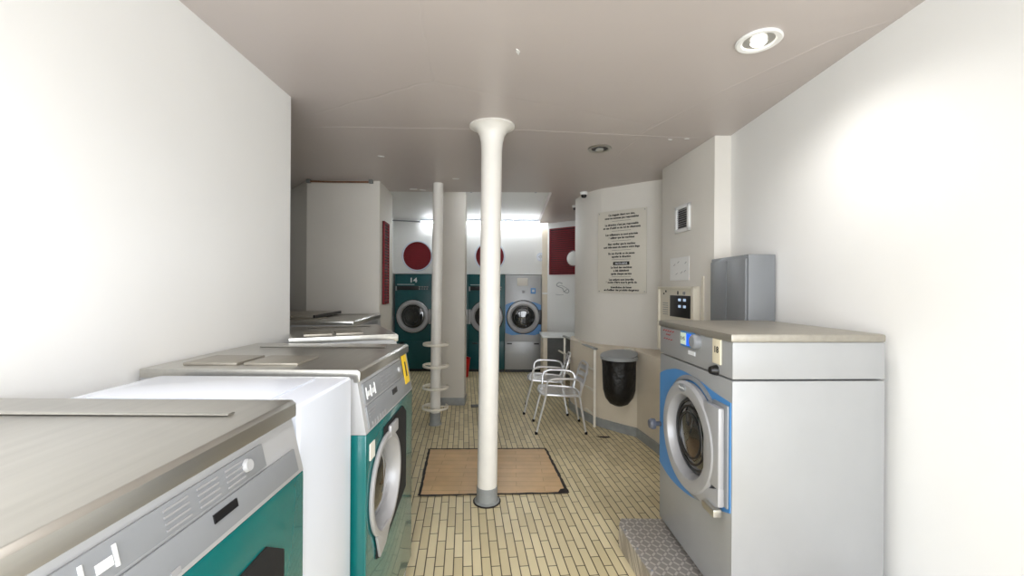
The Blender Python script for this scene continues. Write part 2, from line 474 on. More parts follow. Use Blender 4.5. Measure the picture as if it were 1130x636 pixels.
# ------------------------------------------------------------------ red louvres and round vents
def grille(name, label, w, h, loc, rz, n, cat='vent grille', dark=False):
    t = thing(name, label, cat, loc, rz)
    b = MB(); b.box(-w/2, w/2, .0, .012, -h/2, h/2, 'slot_dark').build('backing', t)
    b = MB()
    for (x0, x1, z0, z1) in ((-w/2, -w/2+.018, -h/2, h/2), (w/2-.018, w/2, -h/2, h/2), (-w/2, w/2, -h/2, -h/2+.018), (-w/2, w/2, h/2-.018, h/2)):
        b.box(x0, x1, -.016, .0, z0, z1, 'red_paint')
    b.build('frame', t)
    for i in range(n):
        z = -h/2 + .03 + (h - .06) * (i + .5) / n; d = (h - .06) / n
        b = MB(); b.prism([(-.014, z - d*.40), (-.010, z - d*.40), (.0, z + d*.22), (-.004, z + d*.22)], 'x', -w/2+.018, w/2-.018, 'red_paint')
        b.build('slat', t)
    return t
d = Vector((1.35 - .63, 6.72 - 7.30)); ang = math.atan2(d.y, d.x)
c = Vector((.63, 7.30)) + d.normalized() * .30
grille('louvre_vent', 'wide dark red louvred grille high on the white back corner wall', .52, .80, (c.x - .012*.6, c.y - .014, 2.135), ang, 22)
g = grille('louvre_vent', 'tall narrow dark red louvred grille on the side of the white duct box', .26, .92, (-1.4555, 4.78, 1.77), R(94.7), 26)
g.location = (-1.431, 4.70, 1.77)
for x, lab in ((-1.70, 'round dark red vent above the green dryer numbered 14'), (-.40, 'round dark red vent half hidden behind the tall white pole')):
    t = thing('round_vent', lab, 'vent', (x, 7.455, 2.065), 0, 'round red vents above the dryers')
    b = MB(); b.lathe([(.262, -.02), (.275, -.018), (.275, .004), (.25, .004), (.25, -.016)], 'white_enamel', axis='y', n=48, closed=True).build('rim', t)
    b = MB(); b.lathe([(0, -.004), (.252, -.004), (.252, .003), (0, .003)], 'red_paint', axis='y', n=48).build('disc', t)
    b = MB()
    for i in range(11):
        z = -.21 + .042 * i; w = math.sqrt(max(.245**2 - z*z, 0))
        b.box(-w, w, -.011, -.004, z - .012, z + .012, 'red_paint')
    b.build('louvre', t)

# small white exhaust valve
t = thing('exhaust_vent', 'small white square plate with a round dotted extract vent, left of the red louvre', 'vent', (.51, 7.455, 2.06))
MB().box(-.1, .1, -.006, .004, -.12, .12, 'wall_white', bev=.002).build('plate', t)
b = MB(); b.lathe([(.0, -.014), (.04, -.014), (.075, -.008), (.08, .0)], 'white_enamel', axis='y', n=30).build('disc', t)
b = MB()
for i in range(-2, 3):
    for j in range(-2, 3):
        if abs(i) + abs(j) <= 2: b.box(i*.018-.006, i*.018+.006, -.017, -.013, j*.018-.006, j*.018+.006, 'pale_ink')
b.build('holes', t)
# round white speaker/light near the louvre
n_ = Vector((d.y, -d.x)).normalized()
c2 = Vector((.63, 7.30)) + d.normalized() * .53
t = thing('round_wall_light', 'white round wall fixture beside the red louvre, half behind the curved wall', 'wall light', (c2.x + n_.x*.015, c2.y + n_.y*.015, 2.0), ang)
MB().lathe([(.0, -.075), (.07, -.066), (.115, -.035), (.125, 0), (.125, .012)], 'wall_white', axis='y', n=30).build('globe', t)
MB().lathe([(.128, -.012), (.135, -.01), (.135, .014), (.128, .014)], 'panel_dark', axis='y', n=30, closed=True).build('ring', t)
# scribble on the wall
b = MB(); b.T = Matrix.Translation((c.x + n_.x*.003, c.y + n_.y*.003, 0)) @ Matrix.Rotation(ang, 4, 'Z')
S = [(.0, 1.58), (-.07, 1.60), (-.12, 1.555), (-.06, 1.52), (.0, 1.50), (.04, 1.44), (.10, 1.42), (.13, 1.45), (.10, 1.49), (.06, 1.46), (.02, 1.44)]
b.tube([(p.x, 0, p.y) for p in catmull(S, 6)], .0045, 'panel_dark', n=6)
b.tube([(-.14, 0, 1.395), (-.08, 0, 1.385), (.02, 0, 1.39)], .003, 'panel_dark', n=6)
b.tube([(-.11, 0, 1.53), (-.02, 0, 1.55), (.09, 0, 1.50)], .003, 'panel_dark', n=6)
o = b.build('graffiti'); tag(o, 'thin dark scribble drawn on the white wall under the red louvre', 'graffiti')

# ------------------------------------------------------------------ dryers
def make_dryer(colour, num, label):
    t = thing('tumble_dryer', label, 'dryer', (0, 7.4, 0), 0, 'row of tumble dryers along the back wall' if colour == 'teal' else None)
    W = .650; H = 1.735; cm = 'teal_dark' if colour == 'teal' else 'machine_grey'
    b = MB(); b.box(-W/2, W/2, .0, .6, .05, H, cm, bev=.006); b.build('body', t)
    MB().box(-W/2+.01, W/2-.01, .03, .55, 0, .05, 'black').build('plinth', t)
    b = MB(); b.box(-W/2+.012, W/2-.012, -.012, .002, .07, .545, cm, bev=.003)
    lp = b.build('lower_panel', t)
    for x in ((-.24, .24) if colour != 'teal' else (-.2,)):
        MB().box(x-.045, x+.045, -.022, -.010, .50, .522, 'black', bev=.004).build('handle', lp)
    cz = .985; DX = 0
    if colour != 'teal':
        top = [(-W/2+.008, 1.20), (-.2, 1.25), (0, 1.26), (.2, 1.25), (W/2-.008, 1.20)]; bot = [(W/2-.008, .70), (.2, .66), (0, .68), (-.2, .66), (-W/2+.008, .70)]
        MB().prism(top + bot, 'y', -.006, .001, 'blue').build('blue_band', t)
    dr = MB(); dr.lathe([(.30, .002), (.302, -.01), (.292, -.014), (.288, .002)], 'black', (DX, 0, cz), 'y', 56, closed=True)
    dr.lathe([(.288, -.004), (.288, -.03), (.275, -.045), (.235, -.05), (.212, -.035), (.205, -.006), (.205, .0)], 'door_grey', (DX, 0, cz), 'y', 56)
    door = dr.build('door', t)
    b = MB(); b.lathe([(0, -.030), (.09, -.028), (.17, -.018), (.213, -.006)], 'glass_dark', (DX, 0, cz), 'y', 48)
    b.build('glass', door)
    b = MB()
    for rr in (.11, .155): b.lathe([(rr, -.033+rr*.06), (rr+.006, -.036+rr*.06), (rr+.01, -.031+rr*.06)], 'drum', (DX, 0, cz), 'y', 48, closed=True)
    b.build('drum_ring', door)
    s = -1 if num == '15' else 1
    b = MB(); b.box(s*.30-.022, s*.30+.022, -.035, .0, cz-.13, cz+.13, 'door_grey' if colour == 'teal' else 'black', bev=.006); b.build('hinge', t)
    if colour == 'teal':
        b = MB(); b.box(-.29, .10, -.012, 0, 1.455, 1.525, 'black', bev=.003)
        cp = b.build('display_strip', t)
        b = MB(); b.box(-.29, .02, -.004, .001, 1.548, 1.556, 'white_ink')
        b.build('line_mark', t)
        b = MB()
        for i in range(4):
            x = .10 + i*.045
            b.box(x, x+.03, -.008, .0, 1.50, 1.52, 'pale_ink'); b.box(x, x+.022, -.008, .0, 1.46, 1.485, 'pale_ink')
        b.build('button', t)
        if num:
            b = MB(); b.text(num, .115, 'white_ink', front(0, -.003, 1.59), bold=.003, sx=1.25); b.build('number', t)
        MB().box(-.315, -.29, -.008, 0, 1.44, 1.52, 'door_grey').build('card_slot', t)
    else:
        MB().box(-.11, .08, -.006, 0, 1.54, 1.68, 'paper', bev=.001).build('notice', t)
        MB().box(.13, .22, -.006, 0, 1.40, 1.50, 'blue', bev=.002).build('blue_sticker', t)
        MB().box(.155, .20, -.008, -.005, 1.43, 1.475, 'white_ink').build('display', t)
        MB().box(-.02, .03, -.004, 0, 1.41, 1.46, 'pale_ink').build('badge', t)
    return t
d14 = make_dryer('teal', '14', 'dark green tumble dryer marked 14, beside the white duct box'); d14.location.x = -1.757
d15 = make_dryer('teal', '15', 'dark green tumble dryer partly behind the tall white pole, left of the grey dryer'); d15.location.x = -.451
dm = make_dryer('teal', '', 'dark green tumble dryer hidden behind the square white pillar'); dm.location.x = -1.104
dg = make_dryer('grey', '16', 'grey tumble dryer with a blue band, at the right end of the back row'); dg.location.x = .2015

# ------------------------------------------------------------------ back lights
def batten(x0, x1, y, z, label, tm='tube_light'):
    t = thing('fluorescent_light', label, 'light fixture', ((x0+x1)/2, y, z), 0, 'tube lights along the back ceiling')
    h = (x1 - x0)/2
    MB().box(-h, h, -.03, .03, .02, .055, 'white_enamel', bev=.004).build('housing', t)
    MB().tube([(-h+.02, 0, 0), (h-.02, 0, 0)], .019, tm, n=14).build('tube', t)
    for s in (-1, 1): MB().box(s*h-.012, s*h+.012, -.022, .022, -.024, .03, 'white_enamel', bev=.003).build('end_cap', t)
batten(-1.62, -.49, 7.36, 2.655, 'bright tube light at the back left, passing behind the square pillar')
batten(-.50, .28, 5.02, 2.677, 'added fill tube hidden behind the edge of the lower ceiling', 'tube_soft')  # unseen extra tube, added to brighten the middle of the room
batten(-.47, .64, 7.36, 2.655, 'bright tube light at the back, above the grey dryer')
o = MB().tube([(-2.3, 7.40, 2.70), (-1.64, 7.40, 2.67)], .011, 'panel_dark', n=8).build('conduit')
tag(o, 'thin grey conduit running left from the back tube light', 'pipe')
o = MB().tube([(-2.18, 4.40, 2.617), (-1.9, 4.40, 2.612), (-1.48, 4.40, 2.612)], .010, 'rust', n=8)
for x in (-2.16, -1.5): o.box(x-.02, x+.02, 4.385, 4.42, 2.60, 2.638, 'grout_grey', bev=.003)
tag(o.build('pipe'), 'thin stained pipe along the ceiling on top of the white duct box', 'pipe')

# ------------------------------------------------------------------ poles
def lean_pole(name, label, x, y, r, lean, prof_top, base_h, cm='pole_paint'):
    t = thing(name, label, 'column', (x, y, 0), 0); t.rotation_euler = (0, lean, 0)
    return t
t = thing('support_pole', 'tall round white steel pole with flared top in front of the brown floor board', 'column', (-.167, 2.92, 0)); t.rotation_euler = (0, R(.45), 0)
b = MB()
prof = [(.069, .10), (.070, .2), (.070, .9), (.071, 1.6), (.072, 2.2), (.073, 2.46), (.077, 2.52), (.088, 2.565), (.108, 2.60), (.136, 2.62), (.152, 2.627), (.148, ZC)]
b.lathe(prof, 'pole_paint', n=40, wob=lambda a, i: 1 + (.07 * math.cos(2*a+.4) * max(0, i - 8) / 3)); b.build('shaft', t)
MB().lathe([(.088, 0), (.088, .012), (.074, .016), (.0725, .11), (.069, .112)], 'grey_paint', n=40, wob=lambda a, i: 1 + .006*math.sin(5*a)).build('painted_foot', t)
MB().lathe([(.086, .0), (.097, .0), (.097, .006), (.086, .007)], 'tape', n=40, closed=True, wob=lambda a, i: 1 + .012*math.sin(3*a)).build('base_joint', t)

t = thing('hoop_pole', 'thinner round white pole carrying four white hoops, in front of the square pillar', 'column', (-.835, 4.56, 0)); t.rotation_euler = (0, R(.45), 0)
MB().lathe([(.055, .13), (.056, .5), (.056, 1.5), (.056, ZC)], 'pole_paint', n=32).build('shaft', t)
MB().lathe([(.072, 0), (.072, .01), (.060, .016), (.058, .132), (.055, .135)], 'grey_paint', n=32).build('painted_foot', t)
for z in (.19, .41, .645, .88):
    b = MB()
    R0 = .140
    arc = [(R0*math.cos(a), R0*math.sin(a), z) for a in [R(75) + R(330)*i/36 for i in range(37)]]
    b.tube(arc, .01, 'rail_paint', n=8, flat=(.005, .014))
    for a in (R(20), R(160), R(270)):
        b.tube([(.05*math.cos(a), .05*math.sin(a), z), (R0*math.cos(a), R0*math.sin(a), z)], .006, 'rail_paint', n=8)
    b.build('hoop', t)

# ------------------------------------------------------------------ floor board, drain
t = thing('floor_board', 'brown wood-look board taped flat to the tiled floor with black tape', 'floor board', (0, 0, 0))
Q = [(-.656, 2.985), (.418, 3.04), (.322, 3.875), (-.754, 3.845)]
ctr = Vector((sum(p[0] for p in Q)/4, sum(p[1] for p in Q)/4))
t.location = (ctr.x, ctr.y, 0)
q = [(p[0]-ctr.x, p[1]-ctr.y) for p in Q]
MB().prism(q, 'z', .0005, .006, 'board_wood').build('board', t)
for i in range(4):
    a, c_ = Vector(q[i]), Vector(q[(i+1) % 4])
    dd = (c_ - a); L = dd.length; dd.normalize(); nn = Vector((dd.y, -dd.x)); N = 24
    o1 = []; o2 = []
    for k in range(N+1):
        p = a + dd * (L * k / N)
        o1.append(tuple(p + nn * (.010 + random.uniform(-.003, .004)))); o2.append(tuple(p - nn * (.010 + random.uniform(-.004, .003))))
    MB().prism(o1 + o2[::-1], 'z', .0055, .0075, 'tape').build('tape_strip', t)
MB().prism([(q[1][0]-.07, q[1][1]+.006), (q[1][0]+.01, q[1][1]+.002), (q[1][0]-.002, q[1][1]+.065), (q[1][0]-.05, q[1][1]+.05)], 'z', .006, .0085, 'tape').build('tape_patch', t)
t = thing('floor_drain', 'small dark square drain in the floor tiles between the pole and pillar', 'drain', (-.455, 5.27, 0), R(6.5))
MB().box(-.055, .055, -.06, .06, .0005, .004, 'tape').build('pit', t)
b = MB()
for k in range(6): b.box(-.045, .045, -.048+.018*k, -.040+.018*k, .004, .006, 'grout_grey')
b.build('grate', t)
o = MB().prism([(.86, 4.21), (.93, 4.17), (1.00, 4.18), (.99, 4.21), (.92, 4.215)], 'z', .0005, .004, 'tape').build('black_tape')
tag(o, 'scrap of black tape on the floor at the foot of the railing', 'tape')

# ------------------------------------------------------------------ railing
t = thing('railing', 'low cream metal railing with four bars beside the chairs', 'railing', (0, 0, 0))
A = Vector((.90, 4.50)); B = Vector((.715, 5.62)); t.location = (A.x, A.y, 0); Bv = B - A
MB().box(-.013, .013, -.013, .013, .0, .84, 'rail_paint', bev=.003).build('post', t)
MB().box(Bv.x-.013, Bv.x+.013, Bv.y-.013, Bv.y+.013, .0, .84, 'rail_paint', bev=.003).build('post', t)
e = Bv.normalized()
MB().tube([(-e.x*.03, -e.y*.03, .85), (Bv.x+e.x*.03, Bv.y+e.y*.03, .85)], .02, 'rail_grey', n=8, flat=(.026, .012)).build('handrail', t)
for z in (.125, .385, .615):
    ex = .28 if z > .6 else .0
    MB().tube([(0, 0, z), (Bv.x+e.x*ex, Bv.y+e.y*ex, z+ex*.0)], .013, 'rail_paint', n=8).build('bar', t)

# ------------------------------------------------------------------ chairs (front faces local -y)
def make_chair(label):
    t = thing('armchair', label, 'chair', (0, 0, 0), 0, 'aluminium armchairs beside the railing')
    rt = .0115
    SZ = .405
    # seat rim
    rim = [(-.19, -.20), (.0, -.225), (.19, -.20), (.215, -.12), (.205, .10), (.16, .185), (0, .205), (-.16, .185), (-.205, .10), (-.215, -.12)]
    rp = catmull(rim + [rim[0]], 5)[:-1]
    MB().tube([(p.x, p.y, SZ + .005 - .06*(p.y+.2)) for p in rp], .012, 'aluminium', n=10, closed=True).build('seat_rim', t)
    for i in range(7):
        x = -.165 + .055*i
        y1 = .185 - abs(x)*.1
        b = MB()
        pts = [(x, -.21 + abs(x)*.06, SZ+.005), (x, -.17, SZ+.012), (x, 0, SZ-.008), (x, y1, SZ-.018)]
        b.tube(pts, .01, 'aluminium', n=8, flat=(.0165, .0035)).build('seat_slat', t)
    for s in (-1, 1):
        xf = .205*s
        p = [(xf, -.26, .012), (xf*1.02, -.215, .20), (xf*1.06, -.17, .38), (xf*1.12, -.16, .50), (xf*1.14, -.145, .545), (xf*1.15, -.09, .572), (xf*1.15, .0, .575), (xf*1.12, .12, .57), (xf*1.04, .185, .545), (xf*.98, .20, .47), (xf*.95, .19, .39)]
        MB().tube([tuple(v) for v in catmull(p, 5)], rt, 'aluminium', n=10).build('leg_and_arm', t)
        MB().lathe([(.015, 0), (.015, .022), (.012, .028)], 'black_rubber', (xf, -.261, 0), n=12).build('foot', t)
        p = [(xf, .25, .012), (xf*.99, .215, .20), (xf*.96, .185, .38)]
        MB().tube([tuple(v) for v in catmull(p, 5)], rt, 'aluminium', n=10).build('leg', t)
        MB().lathe([(.015, 0), (.015, .022), (.012, .028)], 'black_rubber', (xf, .252, 0), n=12).build('foot', t)
    p = [(-.20, .17, .38), (-.205, .215, .50), (-.20, .25, .62), (-.165, .27, .685), (-.08, .285, .70), (.08, .285, .70), (.165, .27, .685), (.20, .25, .62), (.205, .215, .50), (.20, .17, .38)]
    MB().tube([tuple(v) for v in catmull(p, 6)], rt, 'aluminium', n=10).build('back_frame', t)
    for z in (.50, .565, .63):
        yy = .17 + (z-.38)*.36
        b = MB(); p = [(-.20, yy, z), (-.1, yy+.03, z), (0, yy+.038, z), (.1, yy+.03, z), (.20, yy, z)]
        b.tube([tuple(v) for v in catmull(p, 5)], .01, 'aluminium', n=8, flat=(.004, .026)).build('back_slat', t)
    return t
ch = make_chair('near aluminium armchair beside the railing, facing left')
ch.location = (.515, 4.475, 0); ch.rotation_euler = (0, 0, R(-89))
dup(ch, (.43, 5.12, 0), R(-95), 'farther aluminium armchair beside the railing, behind the near one')

# ------------------------------------------------------------------ washer family (front at local y=0 facing -y, x from 0 to W)
def teal_washer(label, W, H, loc, rz, D=.80, group=None, ZS=.975, sticker=False):
    t = thing('washing_machine', label, 'washing machine', loc, rz, group)
    MB().box(.03, W-.03, .02, D-.05, 0, .112, 'panel_grey', bev=.004).build('plinth', t)
    b = MB(); b.box(.0, W, .0, D, .112, ZS, 'teal', bev=.005); body = b.build('body', t)
    b = MB(); b.prism([(.0, ZS), (.035, H-.03), (D, H-.03), (D, ZS)], 'x', 0, W, 'panel_grey', bev=.003); b.build('upper_housing', t)
    # stainless top with rolled front edge
    b = MB(); b.prism([(.030, H-.045), (.022, H-.040), (.022, H-.008), (.032, H), (D, H), (D, H-.032), (.045, H-.032), (.045, H-.045)], 'x', -.004, W+.004, 'stainless', bev=.002)
    lid = b.build('lid', t)
    for k in range(2):
        y0 = D*.35 + k*D*.28
        b = MB(); b.box(W*.10, W*.36, y0, y0+D*.25, H, H+.010, 'stainless_dull', bev=.003); b.build('soap_hatch', lid)
    MB().tube([(W*.80, .10, H+.002), (W*.80, D-.1, H+.002)], .006, 'stainless', n=8, flat=(.012, .003)).build('lid_rib', lid)
    # control fascia (slanted)
    sl = math.atan2(.035, H-.03-ZS)
    b = MB(); b.T = Matrix.Translation((0, -.002, ZS)) @ Matrix.Rotation(-sl, 4, 'X')
    hh = (H-.045-ZS)
    b.box(.03, W-.03, -.004, .004, .012, hh*.50, 'panel_dark', bev=.001); b.box(.03, W-.14, -.004, .004, hh*.55, hh-.01, 'panel_dark', bev=.001)
    fas = b.build('control_panel', t)
    b = MB(); b.T = Matrix.Translation((0, -.002, ZS)) @ Matrix.Rotation(-sl, 4, 'X')
    for i in range(3): b.tube([(.05+.045*i, -.0045, hh*.62), (.05+.045*i, -.0045, hh*.85)], .003, 'white_ink', n=6)
    for i in range(2): b.box(.062+.05*i, .085+.05*i, -.0055, -.003, hh*.66, hh*.76, 'white_ink')
    for i in range(3):
        for j in range(4): b.box(.22+.07*i, .27+.07*i, -.0055, -.004, hh*(.60+.08*j), hh*(.625+.08*j), 'pale_ink')
    for i in range(6): b.box(.06+.03*i, .078+.03*i, -.0055, -.004, hh*.08, hh*.16, 'pale_ink')
    for j in range(3): b.box(.045, .10+.01*j, -.0055, -.004, hh*(.27+.06*j), hh*(.29+.06*j), 'pale_ink')
    b.build('printed_marks', fas)
    b = MB(); b.T = Matrix.Translation((0, -.002, ZS)) @ Matrix.Rotation(-sl, 4, 'X')
    b.lathe([(0, -.012), (.011, -.012), (.013, -.004)], 'panel_grey', (W-.20, 0, hh*.75), 'y', 16); b.build('dial', fas)
    b = MB(); b.T = Matrix.Translation((0, -.002, ZS)) @ Matrix.Rotation(-sl, 4, 'X')
    b.box(W*.50, W*.60, -.0065, -.003, hh*.30, hh*.42, 'black'); b.build('display', fas)
    b = MB(); b.T = Matrix.Translation((0, -.002, ZS)) @ Matrix.Rotation(-sl, 4, 'X')
    if sticker: b.box(W-.125, W-.05, -.0065, -.003, hh*.28, hh*1.02, 'yellow'); b.box(W-.097, W-.080, -.0075, -.006, hh*.46, hh*.84, 'black_ink'); st = b.build('sticker', t); st['label'] = 'yellow sticker with a black mark'
    # door
    cx, cz = W*.32, .712
    pts = [(cx-.02, cz+.225), (cx+.26, cz+.235), (cx+.325, cz+.19), (cx+.325, cz-.17), (cx-.07, cz-.262), (cx-.11, cz-.245), (cx-.10, cz-.15)]
    bore(body, cx, cz, .186, .11)
    rc = MB().prism(pts, 'y', -.005, .003, 'black_rubber', bev=.001).build('door_recess', t); bore(rc, cx, cz, .186, .11)
    b = MB()
    b.lathe([(.196, -.004), (.198, -.010), (.190, -.016), (.174, -.016), (.168, -.008), (.160, .02), (.156, .042), (.160, .05), (.186, .05), (.186, .0)], 'door_grey', (cx, 0, cz), 'y', 56, closed=True)
    b.box(cx+.03, cx+.14, -.018, -.004, cz+.165, cz+.215, 'door_grey', bev=.006)
    b.prism([(cx-.13, cz-.15), (cx+.06, cz-.17), (cx-.02, cz-.235), (cx-.09, cz-.25)], 'y', -.015, -.004, 'door_grey', bev=.004)
    dr = b.build('door', t)
    MB().lathe([(0, .004), (.07, .009), (.125, .024), (.158, .042), (.158, .05), (0, .05)], 'glass_dark', (cx, 0, cz), 'y', 44).build('glass', dr)
    MB().box(.035, .085, -.004, .002, ZS-.105, ZS-.045, 'paper').build('number_label', t)
    return t
X0 = -.512
teal_washer('green and grey washing machine with a yellow sticker and round door, behind the white one', .68, 1.207, (X0, 1.47, 0), R(90), sticker=True)
teal_washer('nearest green and grey washing machine, at the left edge in front of the white one', .62, 1.215, (X0-.008, .425, 0), R(90), ZS=1.04)
t2 = teal_washer('green washing machine turned aside, just behind the one with the yellow sticker', .70, 1.222, (-.66, 2.50, 0), R(117), D=.60, group=None)
teal_washer('farthest wide washing machine on the left, against the white duct box', .98, 1.222, (-1.27, 3.40, 0), R(95), D=1.0, group=None)
# dark raised flap on the farthest machines
t = thing('machine_cover', 'dark edged flat cover lying on the farthest washing machine', 'cover', (-1.95, 3.80, 1.2335), R(95))
MB().box(-.30, .40, -.24, .26, .0, .022, 'stainless_dull', bev=.004).build('sheet', t)
MB().box(-.30, .40, -.255, -.242, .0, .026, 'black').build('dark_edge', t)

# white top loader between them
t = thing('white_appliance', 'narrow plain white washing machine between two green machines', 'washing machine', (-.545, 1.07, 0), R(90))
b = MB(); b.box(0, .355, 0, .66, .03, 1.195, 'white_enamel', bev=.018, seg=3); b.build('body', t)
b = MB(); b.box(.05, .305, .10, .60, 1.194, 1.200, 'white_enamel', bev=.003); b.build('lid', t)
MB().box(.02, .335, .03, .63, 0, .03, 'black').build('plinth', t)

# ------------------------------------------------------------------ grey and blue washer on the right
rzw = R(-90) + math.atan(.044)
def wpos(y): return .994 - .044*y
t = thing('washing_machine', 'grey front washing machine with a blue wave and round door, on the tread plate step', 'washing machine', (wpos(2.476), 2.476, .1295), rzw)
W = .75; H = 1.185; D = .66
MB().box(.02, W-.02, .03, D-.03, 0, .03, 'black').build('plinth', t)
wbody = MB().box(0, W, 0, D, .02, .988, 'machine_grey', bev=.005).build('body', t)
MB().box(0, W, 0, D, .995, H-.035, 'machine_grey', bev=.005).build('control_housing', t)
MB().box(-.006, W+.006, -.010, D, H-.035, H, 'stainless_dull', bev=.010).build('lid', t)
zo = -.125
top = [(.008, .998), (.075, 1.026), (.14, 1.045), (.22, 1.062), (.31, 1.067), (.42, 1.06), (.50, 1.052), (.60, 1.035), (.742, 1.02)]
bot = [(.742, .56), (.66, .53), (.58, .508), (.50, .485), (.40, .46), (.30, .445), (.2, .44), (.10, .45), (.008, .475)]
bw = MB().prism([(a, z+zo) for a, z in [tuple(p) for p in catmull(top, 4)] + [tuple(p) for p in catmull(bot, 4)]], 'y', -.004, .002, 'blue').build('blue_wave', t); bore(bw, .415, .645, .198, .1); bore(wbody, .415, .645, .198, .1)
cx, cz = .415, .645
b = MB(); b.lathe([(.292, .0), (.295, -.010), (.275, -.014), (.265, .0)], 'panel_dark', (cx, 0, cz), 'y', 56, closed=True)
b.box(cx+.20, cx+.318, -.012, .0, cz-.20, cz+.235, 'panel_dark', bev=.006); b.build('door_surround', t)
b = MB()
b.lathe([(.262, -.01), (.268, -.034), (.255, -.046), (.215, -.050), (.202, -.046), (.192, -.02), (.190, .005), (.190, .03), (.197, .03), (.197, -.004)], 'door_grey', (cx, 0, cz), 'y', 60, closed=True)
b.box(cx+.17, cx+.30, -.040, -.012, cz-.13, cz+.22, 'door_grey', bev=.010)
b.prism([(cx+.02, cz-.24), (cx+.30, cz-.12), (cx+.30, cz-.20), (cx+.18, cz-.255)], 'y', -.04, -.012, 'door_grey', bev=.006)
dr = b.build('door', t)
MB().lathe([(0, -.022), (.10, -.016), (.15, -.007), (.191, .012), (.191, .03), (0, .03)], 'glass_dark', (cx, 0, cz), 'y', 50).build('glass', dr)
b = MB()
gy = lambda r: -.027 + (r/.188)**2.2*.030
for rr, mm in ((.165, 'drum'), (.135, 'black'), (.105, 'drum')): b.lathe([(rr, gy(rr)), (rr+.010, gy(rr)), (rr+.010, gy(rr)+.012), (rr, gy(rr)+.012)], mm, (cx-.01, 0, cz), 'y', 50, closed=True)
b.build('seal', dr)
MB().box(cx+.20, cx+.30, -.06, -.02, cz-.245, cz-.21, 'stainless', bev=.008).build('handle', dr)
b = MB(); b.T = Matrix.Translation((cx-.02, -.0485, cz+.233)) @ Matrix.Diagonal((1.9, 1, 1, 1))
b.lathe([(0, -.004), (.019, -.004), (.021, .004)], 'panel_dark', (0, 0, 0), 'y', 24)
b.T = Matrix.Identity(4); b.text('Electrolux', .015, 'white_ink', front(cx-.02, -.0530, cz+.229), depth=.0004); b.build('badge', dr)
cpz = 1.5 - .125 - .26
b = MB(); b.box(.285, .44, -.010, .0, cpz-.040, cpz+.040, 'blue', bev=.006); disp = b.build('display_module', t)
MB().box(.292, .352, -.013, -.009, cpz-.030, cpz+.030, 'lcd', bev=.001).build('screen', disp)
b = MB(); b.text('0:45', .028, 'black_ink', front(.322, -.0135, cpz-.008), depth=.0004); b.build('digits', disp)
MB().box(.362, .412, -.013, -.009, cpz-.030, cpz+.028, 'blue_light', bev=.001).build('blue_screen', disp)
MB().lathe([(0, -.035), (.028, -.034), (.034, -.028), (.036, 0)], 'panel_dark', (.456, 0, cpz), 'y', 30).build('knob', t)
MB().box(.36, .43, -.003, .001, cpz-.075, cpz-.055, 'white_ink').build('small_label', t)
b = MB(); b.box(.60, .665, -.006, .001, cpz-.075, cpz+.035, 'cream_label', bev=.001); b.text('18', .04, 'black_ink', front(.632, -.0065, cpz-.025), bold=.001, depth=.0004); b.build('price_label', t)
MB().lathe([(0, -.03), (.016, -.03), (.022, -.012), (.024, 0)], 'black', (.625, 0, cpz-.105), 'y', 20).build('key_lock', t)
b = MB()
for i in range(5): b.tube([(.05+.03*i, -.002, cpz+.015), (.065+.03*i, -.002, cpz+.02)], .003, 'red_ink', n=5)
for i in range(3): b.tube([(.09+.02*i, -.002, cpz-.005), (.10+.02*i, -.002, cpz-.002)], .003, 'red_ink', n=5)
for i in range(4): b.tube([(.06+.03*i, -.002, cpz-.03), (.075+.03*i, -.002, cpz-.027)], .003, 'red_ink', n=5)
b.build('red_print', t)
b = MB(); b.tube([(.02, .0, .575), (.02, -.045, .575)], .014, 'knob_grey', n=12); b.lathe([(0, -.075), (.024, -.072), (.032, -.058), (.030, -.04), (.014, -.036)], 'knob_grey', (.02, 0, .575), 'y', 20); b.build('side_knob', t)

# tread plate step
t = thing('step', 'low step of diamond tread plate under the grey and blue washer', 'step', (0, 0, 0))
b = MB(); b.prism([(.628, 2.415), (.80, .9), (1.60, .9), (1.60, 2.49), (.66, 2.49)], 'z', 0, .125, 'tread_plate', bev=.004)
o = b.build('tread_plate_box', t)
for z in (.1,):
    b = MB()
    for i in range(8):
        y = 2.37 - i*.17; x = .628 + (2.415-y)*.1135 + .02
        b.lathe([(0, .1285), (.005, .128), (.007, .1245)], 'panel_dark', (x, y, 0), 'z', 10)
    b.build('rivet', t)

# tall grey cabinet behind the washer
t = thing('tall_cabinet', 'tall shallow grey metal cabinet against the wall behind the blue and grey washer', 'cabinet', (1.438, 3.0, 0), R(-90))
MB().box(0, .47, 0, .165, .06, 1.715, 'grey_cabinet', bev=.005).build('body', t)
MB().box(.02, .45, .02, .15, 0, .06, 'black').build('plinth', t)
b = MB(); b.box(.012, .228, -.012, .0, .09, 1.69, 'grey_cabinet', bev=.003); b.build('door', t)
b = MB(); b.box(.238, .458, -.012, .0, .09, 1.69, 'grey_cabinet', bev=.003); b.build('door', t)

